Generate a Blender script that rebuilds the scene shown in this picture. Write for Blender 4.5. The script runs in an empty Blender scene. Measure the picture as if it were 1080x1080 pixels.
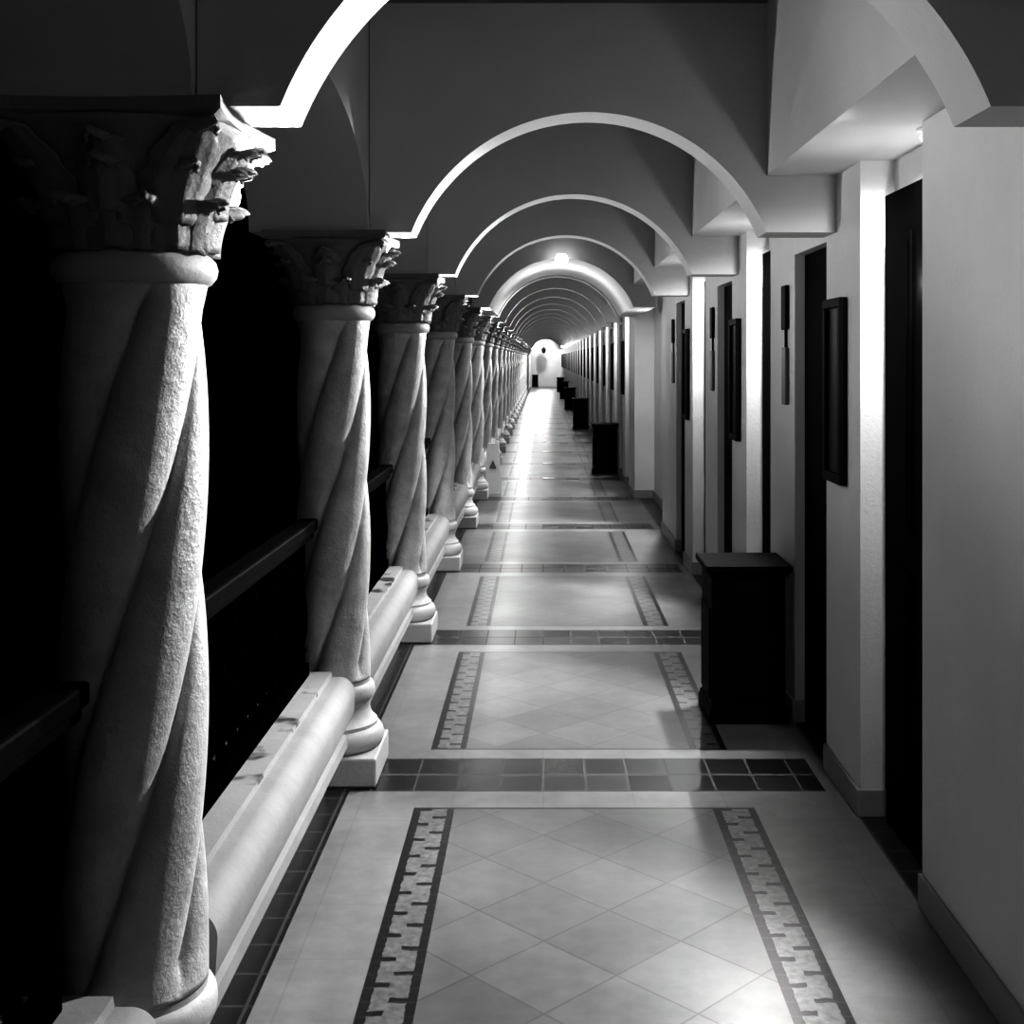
import bpy, bmesh, math, random
from mathutils import Vector, Matrix
random.seed(4)
H=1.6; L=2.33; F=1300.0
NC=29
def P(x,d,z): return (x*H, d*L, H+z*H)      # z relative to the eye in units of H
sc=bpy.context.scene
col=sc.collection
# ---------------------------------------------------------------- materials
class NT:
    def __init__(s,m): s.t=m.node_tree; s.n=s.t.nodes; s.l=s.t.links
    def m(s,op,a,b=None,c=None):
        n=s.n.new('ShaderNodeMath'); n.operation=op
        for i,v in enumerate((a,b,c)):
            if v is None: continue
            if isinstance(v,(int,float)): n.inputs[i].default_value=v
            else: s.l.new(v,n.inputs[i])
        return n.outputs[0]
    def rng(s,v,a,b): return s.m('MULTIPLY',s.m('GREATER_THAN',v,a),s.m('LESS_THAN',v,b))
    def mix(s,f,a,b): # scalar mix
        n=s.n.new('ShaderNodeMix'); n.data_type='FLOAT'
        for i,v in zip((0,2,3),(f,a,b)):
            if isinstance(v,(int,float)): n.inputs[i].default_value=v
            else: s.l.new(v,n.inputs[i])
        return n.outputs[0]
    def noise(s,vec,scale,detail=3,rough=.5):
        n=s.n.new('ShaderNodeTexNoise'); n.inputs['Scale'].default_value=scale
        n.inputs['Detail'].default_value=detail; n.inputs['Roughness'].default_value=rough
        s.l.new(vec,n.inputs['Vector']); return n.outputs['Fac']
def newmat(name):
    m=bpy.data.materials.new(name); m.use_nodes=True
    return m, m.node_tree.nodes['Principled BSDF'], NT(m)
def stone(name,v,var=.15,scale=6,rough=.75,bump=.15,bscale=40,spec=.3,stain=0):
    m,b,t=newmat(name)
    tc=t.n.new('ShaderNodeNewGeometry').outputs['Position']
    f=t.noise(tc,scale,4,.6)
    c=t.mix(f,v*(1-var*1.6),v*(1+var*1.2))
    if stain:
        g=t.noise(tc,stain,2,.5)
        g=t.m('MINIMUM',t.m('MAXIMUM',t.m('MULTIPLY',t.m('SUBTRACT',g,.565),10),0),1)
        sp=t.n.new('ShaderNodeSeparateXYZ'); t.l.new(tc,sp.inputs[0])
        g=t.m('MULTIPLY',g,t.m('GREATER_THAN',sp.outputs[2],.425)); c=t.mix(g,c,v*.15)
    cc=t.n.new('ShaderNodeCombineColor')
    for i in range(3): t.l.new(c,cc.inputs[i])
    t.l.new(cc.outputs[0],b.inputs['Base Color'])
    b.inputs['Roughness'].default_value=rough
    b.inputs['Specular IOR Level'].default_value=spec
    bp=t.n.new('ShaderNodeBump'); bp.inputs['Strength'].default_value=bump; bp.inputs['Distance'].default_value=.01
    t.l.new(t.noise(tc,bscale,6,.7),bp.inputs['Height']); t.l.new(bp.outputs[0],b.inputs['Normal'])
    return m
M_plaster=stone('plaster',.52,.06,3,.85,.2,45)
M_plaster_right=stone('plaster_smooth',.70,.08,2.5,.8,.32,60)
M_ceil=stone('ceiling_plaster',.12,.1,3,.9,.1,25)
M_shaft=stone('column_stone',.46,.35,12,.45,.6,42,.7)
M_base=stone('moulding_stone',.40,.12,6,.6,.25,40,.4)
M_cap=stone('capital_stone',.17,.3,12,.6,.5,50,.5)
M_curb=stone('curb_stone',.23,.15,5,.85,.25,35,.12,stain=8)
M_dark=stone('dark_wood',.004,.3,9,.6,.1,60,.03)
M_door=stone('door_wood',.002,.3,9,.7,.1,60,.01)
M_rail=stone('rail_wood',.0006,.3,9,.8,.1,60,.0)
M_rtop=stone('handrail_lit_wood',.0012,.3,9,.6,.1,60,.02)  # lit copy of the rail wood: light on the handrail is in its colour
M_skirt=stone('baseboard_tile',.28,.1,5,.4,.05,30,.5)
M_metal=stone('lamp_metal',.03,.2,9,.4,.05,60,.3)
M_pic=stone('picture_print',.03,.6,22,.5,.05,30,.1)
M_white=stone('white_plastic',.75,.05,5,.5,.02,30)
M_grey=stone('grey_plastic',.10,.05,5,.5,.02,30)
def emis(name,s):
    m,b,t=newmat(name); b.inputs['Base Color'].default_value=(.9,.9,.9,1)
    b.inputs['Emission Color'].default_value=(1,1,1,1); b.inputs['Emission Strength'].default_value=s
    return m
M_bulb=emis('lamp_glass',10)
M_alc=emis('frosted_glass',1.0)
M_globe=emis('globe_glass',8)
def floor_mat():
    m,b,t=newmat('floor_tiles')
    pos=t.n.new('ShaderNodeNewGeometry').outputs['Position']
    sp=t.n.new('ShaderNodeSeparateXYZ'); t.l.new(pos,sp.inputs[0])
    x=t.m('DIVIDE',sp.outputs[0],H); yh=t.m('DIVIDE',sp.outputs[1],H); d=t.m('DIVIDE',sp.outputs[1],L)
    dd=t.m('FRACT',t.m('ADD',d,10.046))
    n1=t.noise(pos,1.8,5,.65); n2=t.noise(pos,14,4,.6)
    base=t.m('MULTIPLY',t.mix(n1,.045,.175),t.mix(n2,.75,1.25))
    def grid(u,p,w):
        fr=t.m('FRACT',t.m('ADD',t.m('DIVIDE',u,p),50.0))
        return t.m('LESS_THAN',fr,w)
    a=t.m('ADD',x,yh); bb=t.m('SUBTRACT',x,yh)
    gd=t.m('MAXIMUM',grid(a,.235,.022),grid(bb,.235,.022))
    go=t.m('MAXIMUM',grid(x,.205,.02),grid(yh,.205,.02))
    infield=t.m('MULTIPLY',t.rng(x,-.195,.378),t.rng(dd,.215,.925))
    g=t.mix(infield,t.m('MULTIPLY',go,.3),t.m('MULTIPLY',gd,.9))
    wn=t.n.new('ShaderNodeTexWhiteNoise'); wn.noise_dimensions='2D'
    cv=t.n.new('ShaderNodeCombineXYZ')
    t.l.new(t.m('FLOOR',t.m('DIVIDE',a,.235)),cv.inputs[0]); t.l.new(t.m('FLOOR',t.m('DIVIDE',bb,.235)),cv.inputs[1])
    t.l.new(cv.outputs[0],wn.inputs['Vector'])
    base=t.m('MULTIPLY',base,t.mix(infield,1.4,t.mix(wn.outputs['Value'],.78,1.0)))
    c=t.m('MULTIPLY',base,t.mix(g,1.0,.6))
    wob=t.m('MULTIPLY',t.m('SUBTRACT',t.noise(pos,30,2,.5),.5),.012)
    yl=t.rng(dd,.215,.925)
    for (x0,x1) in ((-.285,-.195),(.378,.472)):
        bm_=t.m('MULTIPLY',t.rng(x,x0,x1),yl)
        u=t.m('DIVIDE',t.m('SUBTRACT',x,x0),x1-x0); u2=t.m('ADD',u,t.m('MULTIPLY',wob,8))
        v=t.m('FRACT',t.m('ADD',t.m('DIVIDE',t.m('ADD',yh,wob),.085),50.0))
        edge=t.m('MAXIMUM',t.m('LESS_THAN',u2,.19),t.m('GREATER_THAN',u2,.83))
        d1=t.m('MULTIPLY',t.rng(v,.05,.22),t.rng(u2,.15,.45))
        d2=t.m('MULTIPLY',t.rng(v,.5,.67),t.rng(u2,.5,.88))
        pat=t.m('MAXIMUM',edge,t.m('MAXIMUM',d1,d2))
        seg=grid(yh,.0425,.12)
        bc=t.mix(pat,t.m('MULTIPLY',base,t.mix(t.noise(pos,45,2,.5),.15,1.2)),t.mix(seg,.004,.018))
        c=t.mix(bm_,c,bc)
    el=t.m('MULTIPLY',t.m('MAXIMUM',t.rng(dd,.209,.216),t.rng(dd,.924,.931)),t.rng(x,-.285,.472))
    c=t.mix(el,c,.02)
    S=t.m('MULTIPLY',t.m('LESS_THAN',dd,.162),t.rng(x,-.46,.655))
    gs=t.m('MAXIMUM',grid(x,.10,.05),t.m('MAXIMUM',t.rng(dd,.076,.084),t.m('MAXIMUM',t.m('LESS_THAN',dd,.004),t.m('GREATER_THAN',dd,.158))))
    w2=t.n.new('ShaderNodeTexWhiteNoise'); w2.noise_dimensions='2D'
    cv2=t.n.new('ShaderNodeCombineXYZ')
    t.l.new(t.m('FLOOR',t.m('DIVIDE',x,.10)),cv2.inputs[0]); t.l.new(t.m('FLOOR',t.m('DIVIDE',dd,.081)),cv2.inputs[1])
    t.l.new(cv2.outputs[0],w2.inputs['Vector'])
    c=t.mix(S,c,t.mix(gs,t.m('MULTIPLY',t.mix(n2,.001,.005),t.mix(w2.outputs['Value'],.2,2.2)),.06))
    DB=t.m('MAXIMUM',t.m('LESS_THAN',x,-.446),t.m('GREATER_THAN',x,.69))
    gb=t.m('MAXIMUM',grid(x,.115,.05),grid(yh,.1,.05))
    c=t.mix(DB,c,t.mix(gb,t.mix(n2,.006,.018),.05))
    cc=t.n.new('ShaderNodeCombineColor')
    for i in range(3): t.l.new(c,cc.inputs[i])
    t.l.new(cc.outputs[0],b.inputs['Base Color'])
    r=t.mix(S,t.mix(t.noise(pos,2.5,2,.4),.26,.38),t.mix(gs,t.mix(w2.outputs['Value'],.26,.34),.6))
    t.l.new(r,b.inputs['Roughness']); b.inputs['Specular IOR Level'].default_value=.30
    bp=t.n.new('ShaderNodeBump'); bp.inputs['Strength'].default_value=.18; bp.inputs['Distance'].default_value=.002
    t.l.new(t.m('SUBTRACT',1.0,t.m('MAXIMUM',g,t.m('MULTIPLY',S,gs))),bp.inputs['Height']); t.l.new(bp.outputs[0],b.inputs['Normal'])
    return m
M_floor=floor_mat()
# ---------------------------------------------------------------- mesh helpers
def obj(name,vs,fs,mat,smooth=False,bevel=0):
    me=bpy.data.meshes.new(name); me.from_pydata([tuple(v) for v in vs],[],fs); me.update()
    bm=bmesh.new(); bm.from_mesh(me); bmesh.ops.recalc_face_normals(bm,faces=bm.faces); bm.to_mesh(me); bm.free()
    me.materials.append(mat)
    if smooth:
        for p in me.polygons: p.use_smooth=True
    o=bpy.data.objects.new(name,me); col.objects.link(o)
    if bevel:
        b=o.modifiers.new('b','BEVEL'); b.width=bevel; b.segments=2; b.limit_method='ANGLE'
    return o
def boxdata(x0,x1,y0,y1,z0,z1):
    v=[(x0,y0,z0),(x1,y0,z0),(x1,y1,z0),(x0,y1,z0),(x0,y0,z1),(x1,y0,z1),(x1,y1,z1),(x0,y1,z1)]
    f=[(0,1,2,3),(4,5,6,7),(0,1,5,4),(1,2,6,5),(2,3,7,6),(3,0,4,7)]
    return v,f
def boxes(name,lst,mat,bevel=0):
    V=[];Fc=[]
    for b in lst:
        v,f=boxdata(*b); k=len(V); V+=v; Fc+=[tuple(i+k for i in q) for q in f]
    return obj(name,V,Fc,mat,bevel=bevel)
def lathe(name,prof,mat,seg=40,cap=True):
    V=[];Fc=[]
    for r,z in prof:
        for i in range(seg):
            a=2*math.pi*i/seg; V.append((r*math.cos(a),r*math.sin(a),z))
    for j in range(len(prof)-1):
        for i in range(seg):
            i2=(i+1)%seg; Fc.append((j*seg+i,j*seg+i2,(j+1)*seg+i2,(j+1)*seg+i))
    if cap:
        Fc.append(tuple(range(seg))); k=(len(prof)-1)*seg; Fc.append(tuple(range(k,k+seg)))
    return obj(name,V,Fc,mat,True)
def empty(name,loc,label,cat,group=None):
    e=bpy.data.objects.new(name,None); e.empty_display_size=.1; e.location=loc; col.objects.link(e)
    e['label']=label; e['category']=cat
    if group: e['group']=group
    return e
def parent(p,parts):
    for q in parts: q.parent=p
def copything(src,parts,loc,label=None):
    e=src.copy(); e.location=loc; col.objects.link(e)
    if label: e['label']=label
    for q in parts:
        c=q.copy(); c.parent=e; col.objects.link(c)
    return e
def struct(o): o['kind']='structure'; return o
def tag(o,label,cat,group=None):
    o['label']=label;o['category']=cat
    if group:o['group']=group
    return o
# ---------------------------------------------------------------- floor, ceiling
DEND=30.0; D0=-.6
x0,x1=-.60*H,.86*H
fl=struct(obj('floor',[(x0,D0*L,0),(x1,D0*L,0),(x1,DEND*L,0),(x0,DEND*L,0),(x0,D0*L,-.15),(x1,D0*L,-.15),(x1,DEND*L,-.15),(x0,DEND*L,-.15)],
    [(0,1,2,3),(4,5,6,7),(0,1,5,4),(1,2,6,5),(2,3,7,6),(3,0,4,7)],M_floor))
ZC=.84; ZS=.298; ZB=.432; XL=-.41; XLo=-.69; SL=-.31; SR=.53; W=.695; W2=.66
RA=.075; RB=.048
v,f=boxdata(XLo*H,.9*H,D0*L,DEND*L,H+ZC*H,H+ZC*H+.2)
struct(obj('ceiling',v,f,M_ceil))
# ---------------------------------------------------------------- right wall (plan polyline, extruded)
plan=[(W,D0)]
recA=[];recB=[]
def addrec(w,da,db,dep):
    plan.extend([(w,da),(dep,da),(dep,db),(w,db)])
PER=1.03
for k in range(0,3):
    a0,a1=1.548+PER*k,1.85+PER*k; addrec(W,a0,a1,W+RA); recA.append((W+RA,a0,a1))
    b0,b1=2.07+PER*k,2.33+PER*k; addrec(W,b0,b1,W+RB); recB.append((W+RB,b0,b1))
plan.extend([(W,4.9),(.80,4.9),(.80,6.05),(W2,6.05)])
k=0
while 6.45+PER*k+.9<DEND:
    a0=6.45+PER*k; addrec(W2,a0,a0+.3,W2+RA); recA.append((W2+RA,a0,a0+.3))
    b0=a0+.52; addrec(W2,b0,b0+.26,W2+RB); recB.append((W2+RB,b0,b0+.26)); k+=1
plan.append((W2,DEND))
V=[];Fc=[]
for (x,d) in plan: V.append((x*H,d*L,0)); V.append((x*H,d*L,H+ZB*H))
for i in range(len(plan)-1): Fc.append((2*i,2*i+2,2*i+3,2*i+1))
k=len(V); V+=[(.9*H,DEND*L,0),(.9*H,DEND*L,H+ZB*H),(.9*H,D0*L,0),(.9*H,D0*L,H+ZB*H)]
n=2*(len(plan)-1)
Fc+=[(n,k,k+1,n+1),(k,k+2,k+3,k+1),(k+2,0,1,k+3)]
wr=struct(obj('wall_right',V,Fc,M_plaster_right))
lst=[(w*H-RB*H,w*H,a*L,b*L,H+.285*H,H+ZB*H) for (w,a,b) in recB]
struct(boxes('trim_1',lst,M_plaster_right))
bw=.014
def bb(a,b,z0,z1,t):
    (xa,ya),(xb,yb)=a,b
    if abs(xa-xb)<1e-6: return (xa-t,xa,min(ya,yb),max(ya,yb),z0,z1)
    far = xb<xa
    return (min(xa,xb)-(t if far else t),max(xa,xb),ya-(t if far else 0),ya+(0 if far else t),z0,z1)
lst=[]
dset={(round(a[0],4),round(a[1],4)) for a in recA+recB}
for i in range(len(plan)-1):
    (xa,da),(xb,db)=plan[i],plan[i+1]
    if abs(xa-xb)<1e-6 and (round(xa,4),round(da,4)) in dset: continue
    if abs(xa-xb)<1e-6 or xb<xa: lst.append(bb((xa*H,da*L),(xb*H,db*L),0,.095,bw))
struct(boxes('baseboard_right',lst,M_skirt,.003))
v,f=boxdata(SR*H,.9*H,D0*L,DEND*L,H+ZB*H,H+ZC*H)
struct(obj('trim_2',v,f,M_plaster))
# ---------------------------------------------------------------- doors
dn=1
def door(w,a,b,ztop,narrow):
    global dn
    y0,y1=a*L+.004,b*L-.004; xs=w*H-.004; zt=H+ztop*H
    body=boxes('door_%d'%dn,[(xs-.03,xs,y0,y1,.002,zt)],M_door,.002)
    struct(body)
    pl=[]
    nz=[(.18,.9),(1.02,zt-.15)]
    ym=(y0+y1)/2
    cols=[(y0+.07,ym-.03),(ym+.03,y1-.07)] if not narrow else [(y0+.07,y1-.07)]
    for z0,z1 in nz:
        for c0,c1 in cols:
            pl+= [(xs-.038,xs-.03,c0,c1,z0,z1),(xs-.043,xs-.038,c0+.03,c1-.03,z0+.03,z1-.03)]
    p=boxes('door_panel',pl,M_door,.003); p.parent=body
    hd=lathe('handle',[(.006,0),(.018,.01),(.022,.025),(.016,.04),(.004,.045)],M_door,14)
    hd.rotation_euler=(0,-math.pi/2,0); hd.location=(xs-.03,y0+.05,1.0); hd.parent=body
    dn+=1
for (w,a,b) in recA:
    if a<14: door(w,a,b,.355,False)
for (w,a,b) in recB:
    if a<14: door(w,a,b,.283,True)
for (w,a,b) in recA+recB:
    if a>=14:
        o=struct(boxes('door_%d'%dn,[(w*H-.034,w*H-.004,a*L+.004,b*L-.004,.002,H+.283*H)],M_door)); dn+=1
# ---------------------------------------------------------------- arcade wall (left), elliptical openings
V=[];Fc=[]
def arc(n0,n1,K=56):
    out=[]
    c=(n0+n1)/2; a=(n1-n0)/2
    for i in range(K+1):
        t=math.pi*i/K
        out.append((c-a*math.cos(t),ZS+.25*math.sin(t)**.9))
    return out
prof=[(D0,ZS+.2),(-.30,ZS+.22),(-.1,ZS+.12),(-.01,ZS)]
for n in range(0,NC):
    prof+=arc(n+.10,n+.99)
prof+=[(DEND,ZS)]
for (d,z) in prof:
    V+=[(XL*H,d*L,H+z*H),(XLo*H,d*L,H+z*H),(XL*H,d*L,H+ZC*H),(XLo*H,d*L,H+ZC*H)]
for i in range(len(prof)-1):
    a=4*i;b=a+4
    Fc+=[(a,a+1,b+1,b),(a,b,b+2,a+2),(a+1,a+3,b+3,b+1),(a+2,b+2,b+3,a+3)]
e=4*(len(prof)-1)
Fc+=[(0,1,3,2),(e,e+1,e+3,e+2)]
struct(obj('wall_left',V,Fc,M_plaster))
# ---------------------------------------------------------------- transverse arches
def tarch(n,d0,d1,wr_):
    c=(SL+SR)/2; a=(SR-SL)/2; rise=.284
    R=(a*a+rise*rise)/(2*rise); cz=ZS+rise-R
    th=math.asin(a/R); K=64
    xl=XL+.002
    pts=[(xl,ZS)]
    for i in range(K+1):
        t=-th+2*th*i/K
        pts.append((c+R*math.sin(t),cz+R*math.cos(t)))
    pts.append((wr_,ZS))
    ZT=ZC-.0005
    top=[(xl,ZT)]+[(p[0],ZT) for p in pts[1:-1]]+[(wr_,ZB)]
    V=[];Fc=[]
    N=len(pts)
    for d in (d0,d1):
        for p in pts: V.append(P(p[0],d,p[1]))
        for p in top: V.append(P(p[0],d,p[1]))
    S=2*N
    V+= [P(SR,d0,ZB),P(SR,d1,ZB)]
    q0,q1=len(V)-2,len(V)-1
    for i in range(N-2):
        Fc+=[(i,i+1,N+i+1,N+i),(S+i,S+i+1,S+N+i+1,S+N+i),(i,i+1,S+i+1,S+i),(N+i,N+i+1,S+N+i+1,S+N+i)]
    i=N-2
    Fc+=[(i,i+1,N+i+1,q0),(S+i,S+i+1,S+N+i+1,q1),(i,i+1,S+i+1,S+i),(q0,N+i+1,S+N+i+1,q1),(N+i,q0,q1,S+N+i),(i+1,N+i+1,S+N+i+1,S+i+1)]
    return obj('transverse_arch',V,Fc,M_plaster)
for n in range(0,NC+1):
    if n==5:
        o=tarch(n,4.92,5.9,.66); tag(o,'deep whitewashed plaster arch vault spanning the corridor','arch','corridor arches')
    else:
        o=tarch(n,n,n+.09,W if n<5 else W2); tag(o,'plastered round arch spanning the corridor on column capitals','arch','corridor arches')
# ---------------------------------------------------------------- column
CX=-.505
def mkcolumn(loc):
    R=.0885*H
    e=empty('spiral_column',loc,'pale stone column with twisted fluted shaft and leafy capital','column','arcade columns')
    pl=boxes('plinth',[(-.118*H,.118*H,-.118*H,.118*H,0,.068*H)],M_base,.008)
    bs=[(.108,.068),(.115,.073),(.120,.083),(.121,.093),(.119,.104),(.113,.114),(.106,.118),(.105,.119),(.105,.127),(.104,.128),(.096,.135),(.090,.145),(.087,.158),(.088,.168),(.091,.174),(.0915,.181),(.095,.183),(.0985,.190),(.0995,.200),(.098,.210),(.094,.217),(.090,.220),(.088,.221),(.088,.229),(.083,.230),(.082,.235)]
    ba=lathe('base_moulding',[(r*H,z*H) for r,z in bs],M_base,56)
    ba.data.set_sharp_from_angle(angle=math.radians(40))
    z0,z1=.23*H,1.10*H; NZ=130; NS=200; nl=4; pitch=2.0
    V=[];Fc=[]
    for j in range(NZ+1):
        z=z0+(z1-z0)*j/NZ
        fade=min(1,min(j,NZ-j)/6)
        for i in range(NS):
            th=2*math.pi*i/NS
            ph=th-2*math.pi*z/pitch+.2
            q=((nl*ph/(2*math.pi))%1.0)
            s=math.sin(math.pi*q**.85)**.42 if 0<q<1 else 0
            r=R*(1.0-.34*fade*(1-s))
            V.append((r*math.cos(th),r*math.sin(th),z))
    for j in range(NZ):
        for i in range(NS):
            i2=(i+1)%NS; Fc.append((j*NS+i,j*NS+i2,(j+1)*NS+i2,(j+1)*NS+i))
    Fc.append(tuple(range(NS)));Fc.append(tuple(range(NZ*NS,NZ*NS+NS)))
    sh=obj('shaft',V,Fc,M_shaft,True)
    nk=lathe('neck_ring',[(r*H,z*H) for r,z in [(.083,1.088),(.092,1.092),(.098,1.10),(.100,1.110),(.097,1.120),(.090,1.127),(.085,1.129)]],M_base,48)
    V=[];Fc=[];NS2=64
    zs=[1.129+.150*j/14 for j in range(15)]
    for j,z in enumerate(zs):
        t=j/14
        for i in range(NS2):
            th=2*math.pi*i/NS2
            rr=.085+.05*t**2
            sq=1/max(abs(math.cos(th)),abs(math.sin(th)))
            k=t**2*.6
            r=rr*((1-k)+k*sq)
            V.append((r*H*math.cos(th),r*H*math.sin(th),z*H))
    for j in range(14):
        for i in range(NS2):
            i2=(i+1)%NS2; Fc.append((j*NS2+i,j*NS2+i2,(j+1)*NS2+i2,(j+1)*NS2+i))
    def leaf(th,zb,ht,w,rb,lean,curl):
        k=len(V); A=18;B=10
        for j in range(A+1):
            t=j/A
            if t<.7:
                zz=zb+ht*(t/.7); out=rb+lean*(t/.7)**2
            else:
                a2=(t-.7)/.3*math.pi*.85
                zz=zb+ht+curl*.55*math.sin(a2); out=rb+lean+curl*.55*(1-math.cos(a2))
            ww=w*(math.sin(math.pi*(.22+.72*t))**.7)*(1+.22*abs(math.sin(t*math.pi*4)))
            for i in range(B+1):
                u=i/B*2-1
                a=th+u*ww/out/2
                r=out+.010*(1-abs(u))**.7+.004*math.cos(u*12)-.010*abs(u)**2
                V.append((r*H*math.cos(a),r*H*math.sin(a),(zz-.010*abs(u)*t)*H))
        for j in range(A):
            for i in range(B):
                p=k+j*(B+1)+i; Fc.append((p,p+1,p+B+2,p+B+1))
    for i in range(8): leaf(math.pi/4*i+math.pi/8,1.127,.050,.080,.086,.010,.030)
    for i in range(8): leaf(math.pi/4*i,1.130,.090,.085,.088,.018,.032)
    for i in range(4): leaf(math.pi/2*i,1.17,.078,.07,.098,.028,.024)
    for i in range(4): leaf(math.pi/2*i+math.pi/4,1.16,.098,.085,.098,.050,.034)
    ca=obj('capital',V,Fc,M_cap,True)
    so=ca.modifiers.new('s','SOLIDIFY'); so.thickness=.006; so.offset=-1
    V=[];Fc=[];pts=[]
    for s in range(4):
        for q in range(10):
            u=q/10*2-1; x=.143*u; y=-.143+.012*(1-u*u)
            a=math.pi/2*s; pts.append((x*math.cos(a)-y*math.sin(a),x*math.sin(a)+y*math.cos(a)))
    N=len(pts)
    lv=[(1.277,.93),(1.283,1.0),(1.298,1.0)]
    for z,k in lv: V+=[(p[0]*k*H,p[1]*k*H,z*H-.001) for p in pts]
    for j in range(len(lv)-1):
        for i in range(N): Fc.append((j*N+i,j*N+(i+1)%N,(j+1)*N+(i+1)%N,(j+1)*N+i))
    Fc.append(tuple(range(N)));Fc.append(tuple(range(2*N,3*N)))
    ab=obj('abacus',V,Fc,M_cap)
    parts=[pl,ba,sh,nk,ca,ab]; parent(e,parts)
    return e,parts
def cloc(n): return (CX*H,(n+.05)*L,0)
ce,cp=mkcolumn(cloc(1))
for n in [0]+list(range(2,NC+1)): copything(ce,cp,cloc(n))
# ---------------------------------------------------------------- lamps on capitals
LZ=H+.225*H
LX=-.425*H
def mksconce(loc):
    e=empty('wall_lamp',loc,'small glowing globe lamp fixed to the column capital','lamp','column lamps')
    a=boxes('bracket',[(-.008,.008,-.07,.0,-.006,.006),(-.02,.02,-.078,-.068,-.03,.03)],M_metal,.003)
    a.location=(-.02,0,-.03)
    c=lathe('cup',[(.006,-.055),(.012,-.05),(.016,-.04),(.018,-.032),(.016,-.028)],M_metal,20)
    g=lathe('globe',[(.010,-.029),(.016,-.020),(.019,-.004),(.016,.010),(.009,.017),(.003,.019)],M_bulb,20)
    parent(e,[a,c,g]); return e,[a,c,g]
def lloc(n): return (LX,(n+.05)*L+.255,LZ)
le,lp=mksconce(lloc(1))
for n in [0]+list(range(2,NC+1)): copything(le,lp,lloc(n))
ld=bpy.data.lights.new('lamp_or_fill_light','SPOT'); ld.energy=17; ld.shadow_soft_size=.03; ld.spot_size=math.radians(120); ld.spot_blend=.6
aim=Vector((-.22,-.74,.44)).to_track_quat('-Z','Y').to_euler()
ldf=ld.copy(); ldf.energy=12
lw=bpy.data.lights.new('lamp_wash','SPOT'); lw.energy=34; lw.shadow_soft_size=.04; lw.spot_size=math.radians(130); lw.spot_blend=.6
aimw=Vector((.85,-.25,.45)).to_track_quat('-Z','Y').to_euler()
lwf=lw.copy(); lwf.energy=20
for n in range(0,NC+1):
    o=bpy.data.objects.new('lamp_or_fill_light',ld if n<8 else ldf); x,y,z=lloc(n); o.location=(x+.085,y-.015,z-.015); o.rotation_euler=aim; col.objects.link(o)
    o=bpy.data.objects.new('lamp_wash',lw if n<6 else lwf); o.location=(x+.085,y-.015,z-.015); o.rotation_euler=aimw; col.objects.link(o)
# ---------------------------------------------------------------- lamps in door alcoves
def mkalc(loc):
    e=empty('alcove_lamp',loc,'small white lamp fixed under the lintel in a door alcove','lamp','door alcove lamps')
    a=lathe('rose',[(.030,.0),(.030,-.008),(.012,-.012)],M_white,20)
    g=lathe('globe',[(.012,-.012),(.018,-.020),(.020,-.030),(.012,-.042),(.003,-.045)],M_alc,20)
    parent(e,[a,g]); return e,[a,g]
ad=bpy.data.lights.new('alcove_light','SPOT'); ad.energy=48; ad.shadow_soft_size=.03; ad.spot_size=math.radians(118); ad.spot_blend=.6
adaim=Vector((.0,.55,-.85)).to_track_quat('-Z','Y').to_euler()
adf=ad.copy(); adf.energy=22
asd=bpy.data.lights.new('alcove_spot','SPOT'); asd.energy=500; asd.shadow_soft_size=.04; asd.spot_size=math.radians(92); asd.spot_blend=.35
asf=asd.copy(); asf.energy=300
aaim=Vector((-.74,-.46,-.64)).to_track_quat('-Z','Y').to_euler()
ag=bpy.data.lights.new('alcove_fill','POINT'); ag.energy=8; ag.shadow_soft_size=.05  # added fill point hanging below each lamp, brightens the soffit
first=None
for (w,a,b) in recA+[(.80,5.02,0)]:
    loc=((w-RA+.026)*H,(a+.040)*L,H+ZB*H-.001)
    if b==0: loc=(.765*H,5.15*L,H+ZB*H-.001)  # added lamp, hidden in the doorless deep recess to brighten it
    if first is None: first=mkalc(loc)
    else: copything(first[0],first[1],loc)
    o=bpy.data.objects.new('alcove_light',ad if a<6 else adf); o.location=(loc[0],loc[1],loc[2]-.08); o.rotation_euler=adaim; col.objects.link(o)
    o=bpy.data.objects.new('alcove_spot',asd if a<6 else asf); o.location=(loc[0]-.01,loc[1]+.03,loc[2]-.075); o.rotation_euler=aaim; col.objects.link(o)
    o=bpy.data.objects.new('alcove_fill',ag); o.location=(loc[0],loc[1]+.15,loc[2]-.45); col.objects.link(o)
# ---------------------------------------------------------------- curb and railing
def mkcurb(loc,ln):
    prof=[(-.60,0),(-.60,.272),(-.490,.272),(-.488,.260),(-.470,.260)]
    for i in range(1,13):
        a=math.radians(90-i*8)
        prof.append((-.470+.035*math.cos(a),.222+.038*math.sin(a)))
    prof+=[(-.438,.175),(-.449,.152),(-.466,.140),(-.466,.128),(-.452,.124),(-.452,.098),(-.495,.092),(-.500,0)]
    N=len(prof);V=[]
    for y in (0,ln): V+=[((x-CX)*H,y,z*H) for x,z in prof]
    Fc=[(i,(i+1)%N,N+(i+1)%N,N+i) for i in range(N)]+[tuple(range(N)),tuple(range(N,2*N))]
    o=obj('stone_curb',V,Fc,M_curb,True); o.location=loc
    o.data.set_sharp_from_angle(angle=math.radians(25))
    return tag(o,'moulded pale stone curb with rolled edge between columns','curb','arcade curbs')
cl=.832*L
def culoc(n): return (CX*H,(n+.134)*L,0)
cu=mkcurb(culoc(1),cl)
for n in [0]+list(range(2,NC)):
    o=cu.copy(); o.location=culoc(n); col.objects.link(o)
RX=-.548*H
rl=.875*L
def rloc(n): return (RX,(n+.112)*L,.272*H)
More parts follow.
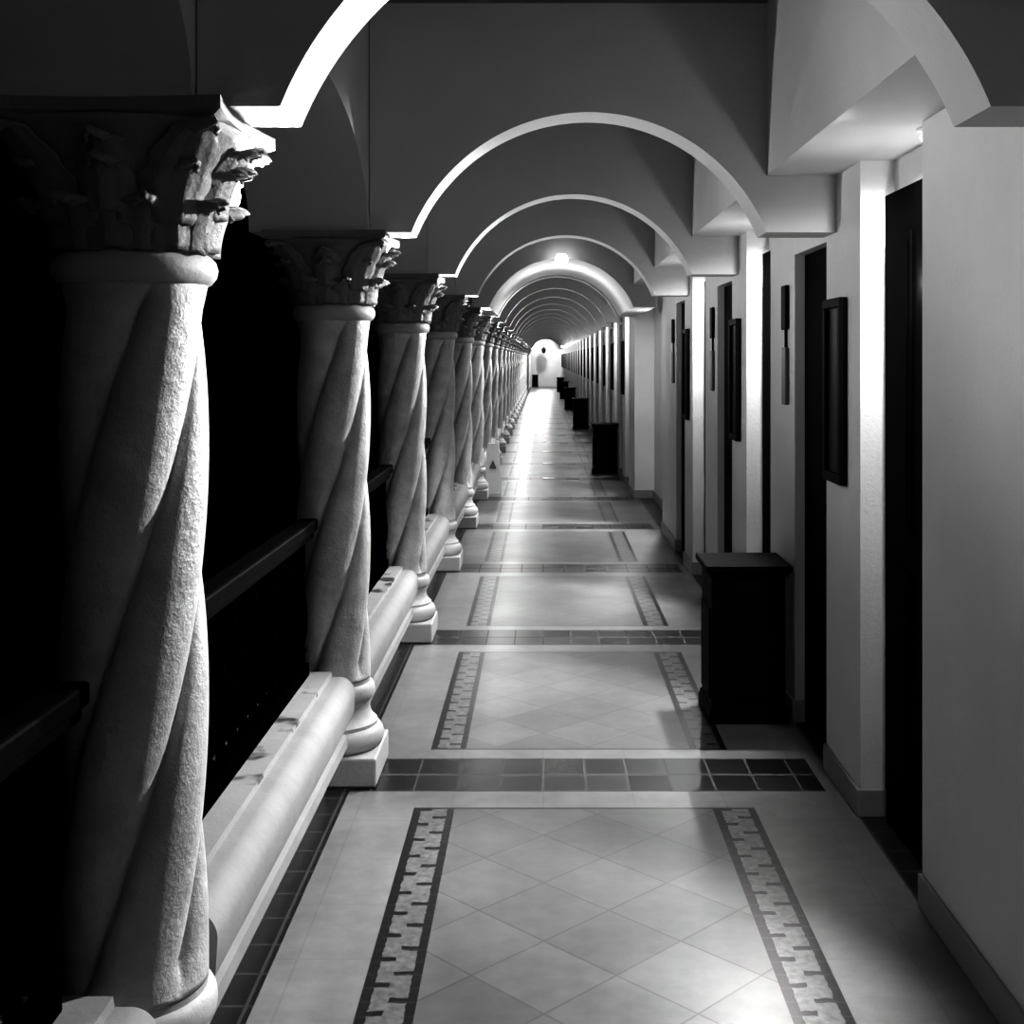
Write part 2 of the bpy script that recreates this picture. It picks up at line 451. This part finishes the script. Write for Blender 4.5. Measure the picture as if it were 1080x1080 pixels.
def mkrail(loc):
    e=empty('railing',loc,'black wooden balustrade railing standing on stone curb','railing','arcade railings')
    top=1.0-.272*H
    a=boxes('top_rail',[(-.035,.035,0,rl,top-.045,top),(-.02,.02,0,rl,top-.075,top-.045)],M_rtop,.008)
    b=boxes('bottom_rail',[(-.022,.022,.1,rl-.1,.0,.05)],M_rail,.005)
    parts=[a,b]
    pr=[(.014,.05),(.014,.09),(.02,.1),(.012,.115),(.021,.18),(.023,.23),(.012,.34),(.010,.38),(.019,.395),(.013,.41),(.013,top-.075)]
    me=None
    NB=15
    for i in range(NB):
        y=.14+(rl-.28)*i/(NB-1)
        if me is None:
            q=lathe('baluster',pr,M_rail,12); me=q.data
        else:
            q=bpy.data.objects.new('baluster',me); col.objects.link(q)
        q.location=(0,y,0); parts.append(q)
    parent(e,parts); return e,parts
re_,rp=mkrail(rloc(1))
for n in [0]+list(range(2,NC)):
    copything(re_,rp if n<9 else rp[:2]+rp[2::2],rloc(n))
# ---------------------------------------------------------------- bins / cabinets
def mkbin(loc):
    e=empty('pedestal_bin',loc,'black wooden pedestal litter bin with moulded lid against wall','bin','corridor bins')
    w,dp,ht=.222*H,.36,.434*H
    body=boxes('body',[(-w/2+.015,w/2-.015,-dp/2+.015,dp/2-.015,.05,ht-.05)],M_dark,.006)
    foot=boxes('foot',[(-w/2,w/2,-dp/2,dp/2,0,.05),(-w/2+.006,w/2-.006,-dp/2+.006,dp/2-.006,.05,.07)],M_dark,.005)
    lid=boxes('lid',[(-w/2+.002,w/2-.002,-dp/2+.002,dp/2-.002,ht-.05,ht-.03),(-w/2-.012,w/2+.012,-dp/2-.012,dp/2+.012,ht-.03,ht)],M_dark,.006)
    y=-dp/2+.015
    pn=boxes('panel',[(-w/2+.04,w/2-.04,y-.008,y,.10,ht-.20),(-w/2+.06,w/2-.06,y-.013,y-.008,.12,ht-.22),(-w/2+.06,w/2-.06,y-.006,y,ht-.16,ht-.08)],M_dark,.003)
    x=-w/2+.015
    ps=boxes('panel',[(x-.008,x,-dp/2+.05,dp/2-.05,.10,ht-.20)],M_dark,.003)
    parent(e,[body,foot,lid,pn,ps]); return e,[body,foot,lid,pn,ps]
bd=[(.565,2.307),(.545,7.3),(.54,11.9),(.54,16.4),(.54,20.8),(.54,25.2)]
be,bp_=mkbin((bd[0][0]*H,bd[0][1]*L+.19,0))
for x,d in bd[1:]: copything(be,bp_,(x*H,d*L+.19,0))
copything(be,bp_,(-.25*H,(DEND-.5)*L,0),'black wooden bin standing before the end wall')
# ---------------------------------------------------------------- framed pictures
def mkpic(loc):
    e=empty('framed_picture',loc,'tall dark framed picture hung on plaster wall','picture','wall pictures')
    w,h_=.27,.43*H; z=0
    fr=boxes('frame',[(-.03,0,-w/2,w/2,h_/2-.035,h_/2),(-.03,0,-w/2,w/2,-h_/2,-h_/2+.035),(-.03,0,-w/2,-w/2+.035,-h_/2+.035,h_/2-.035),(-.03,0,w/2-.035,w/2,-h_/2+.035,h_/2-.035)],M_dark,.003)
    pr=boxes('print',[(-.012,-.002,-w/2+.035,w/2-.035,-h_/2+.035,h_/2-.035)],M_pic)
    parent(e,[fr,pr]); return e,[fr,pr]
def ploc(w,d): return (w*H-.001,d*L,H-.075*H)
pe,pp=mkpic(ploc(W,1.985))
for k in (1,2): copything(pe,pp,ploc(W,1.985+PER*k))
k=0
while 6.86+PER*k<DEND-1:
    copything(pe,pp,ploc(W2,6.86+PER*k)); k+=1
def mkorn(loc):
    e=empty('wall_plaque',loc,'narrow dark ornamental plaque hanging on wall','plaque','wall plaques')
    a=boxes('upper_plate',[(-.02,0,-.05,.05,.10,.30)],M_dark,.006)
    b=boxes('lower_plate',[(-.018,0,-.045,.045,-.24,.02)],M_grey,.006)
    c=boxes('hanger',[(-.012,0,-.006,.006,.02,.10)],M_dark,.001)
    parent(e,[a,b,c]); return e,[a,b,c]
oe,op=mkorn((W*H-.001,2.40*L,H+.03))
copything(oe,op,(W*H-.001,(2.40+PER)*L,H+.03))
copything(oe,op,(W*H-.001,(2.40+2*PER)*L,H+.03))
# ---------------------------------------------------------------- floor sign
e=empty('floor_sign',(-.365*H,6.28*L,0),'white folding caution floor sign standing beside column base','sign')
def panel(s):
    hh=.58; w=.10;w2=.07
    V=[];
    for z,y,ww in ((0,s*.12,w),(hh,s*.012,w2)):
        V+=[(-ww,y-.005,z),(ww,y-.005,z),(ww,y+.005,z),(-ww,y+.005,z)]
    Fc=[(0,1,2,3),(4,5,6,7),(0,1,5,4),(1,2,6,5),(2,3,7,6),(3,0,4,7)]
    return obj('sign_panel',V,Fc,M_white,bevel=.002)
pA=panel(-1);pB=panel(1)
tri=obj('warning_mark',[(-.045,-.083,.30),(.045,-.083,.30),(0,-.060,.40),(-.045,-.10,.30),(.045,-.10,.30),(0,-.077,.40)],[(0,1,2),(3,4,5),(0,1,4,3),(1,2,5,4),(2,0,3,5)],M_grey)
hn=boxes('hinge',[(-.06,.06,-.018,.018,.565,.595)],M_white,.004)
parent(e,[pA,pB,tri,hn])
# ---------------------------------------------------------------- end wall
v,f=boxdata(XLo*H,.9*H,DEND*L,DEND*L+.2,0,H+ZC*H)
struct(obj('wall_back',v,f,M_plaster))
V=[];Fc=[];K=20
for y in (DEND*L-.05,DEND*L):
    for r in (.34,.42):
        V+=[((.1+r)*H,y,0.0)]
        for i in range(K+1):
            a=math.pi*i/K; V.append(((.1+r*math.cos(a))*H,y,H+(.02+r*math.sin(a))*H))
        V+=[((.1-r)*H,y,0.0)]
N=K+3
for i in range(N-1):
    Fc+=[(i,i+1,N+i+1,N+i),(2*N+i,2*N+i+1,3*N+i+1,3*N+i),(i,i+1,2*N+i+1,2*N+i),(N+i,N+i+1,3*N+i+1,3*N+i)]
struct(obj('trim_3',V,Fc,M_plaster))
e=empty('hanging_lantern',(.05*H,(DEND-.6)*L,H+.30*H),'dark metal lantern hanging from the ceiling','lantern')
a=lathe('lantern_body',[(.02,-.2),(.09,-.17),(.12,0),(.13,.02),(.05,.12),(.015,.15)],M_dark,8)
b=lathe('chain',[(.008,.15),(.008,(ZC-.30)*H-.002)],M_dark,8)
parent(e,[a,b])
e=empty('ceiling_lamp',(.11*H,4.87*L,H+.57*H),'bright round globe lamp on the arch crown','lamp')
g=lathe('globe',[(.004,-.06),(.034,-.05),(.056,-.022),(.06,0),(.05,.03),(.03,.05)],M_globe,24)
s=boxes('arm',[(-.010,.010,.02,.05*L-.01,.03,.045),(-.02,.02,.05*L-.012,.05*L-.001,.0,.06)],M_metal,.003)
parent(e,[g,s])
def pl(x,d,z,en,r=.06):
    l=bpy.data.lights.new('lamp_or_fill_light','POINT'); l.energy=en; l.shadow_soft_size=r
    o=bpy.data.objects.new('lamp_or_fill_light',l); o.location=P(x,d,z); col.objects.link(o)
pl(.11,5.35,.36,9)
pl(.1,DEND-.9,.5,200)  # added fill light for the end wall, no fixture here
pl(-.1,DEND-3.2,.45,90)  # second added fill towards the far end, also without a fixture
# ---------------------------------------------------------------- world, camera
w=bpy.data.worlds.new('night'); sc.world=w; w.use_nodes=True
w.node_tree.nodes['Background'].inputs[0].default_value=(0,0,0,1)
w.node_tree.nodes['Background'].inputs[1].default_value=0
cam=bpy.data.cameras.new('camera'); cam.sensor_width=36; cam.lens=F/1080*36
cam.shift_x=-32/1080; cam.shift_y=-162/1080; cam.clip_start=.05; cam.clip_end=300
co=bpy.data.objects.new('camera',cam); co.location=(0,0,H); co.rotation_euler=(math.pi/2,0,0); col.objects.link(co)
sc.camera=co
sc.view_settings.view_transform='Standard'
sc.view_settings.exposure=.38
sc.view_settings.gamma=.70
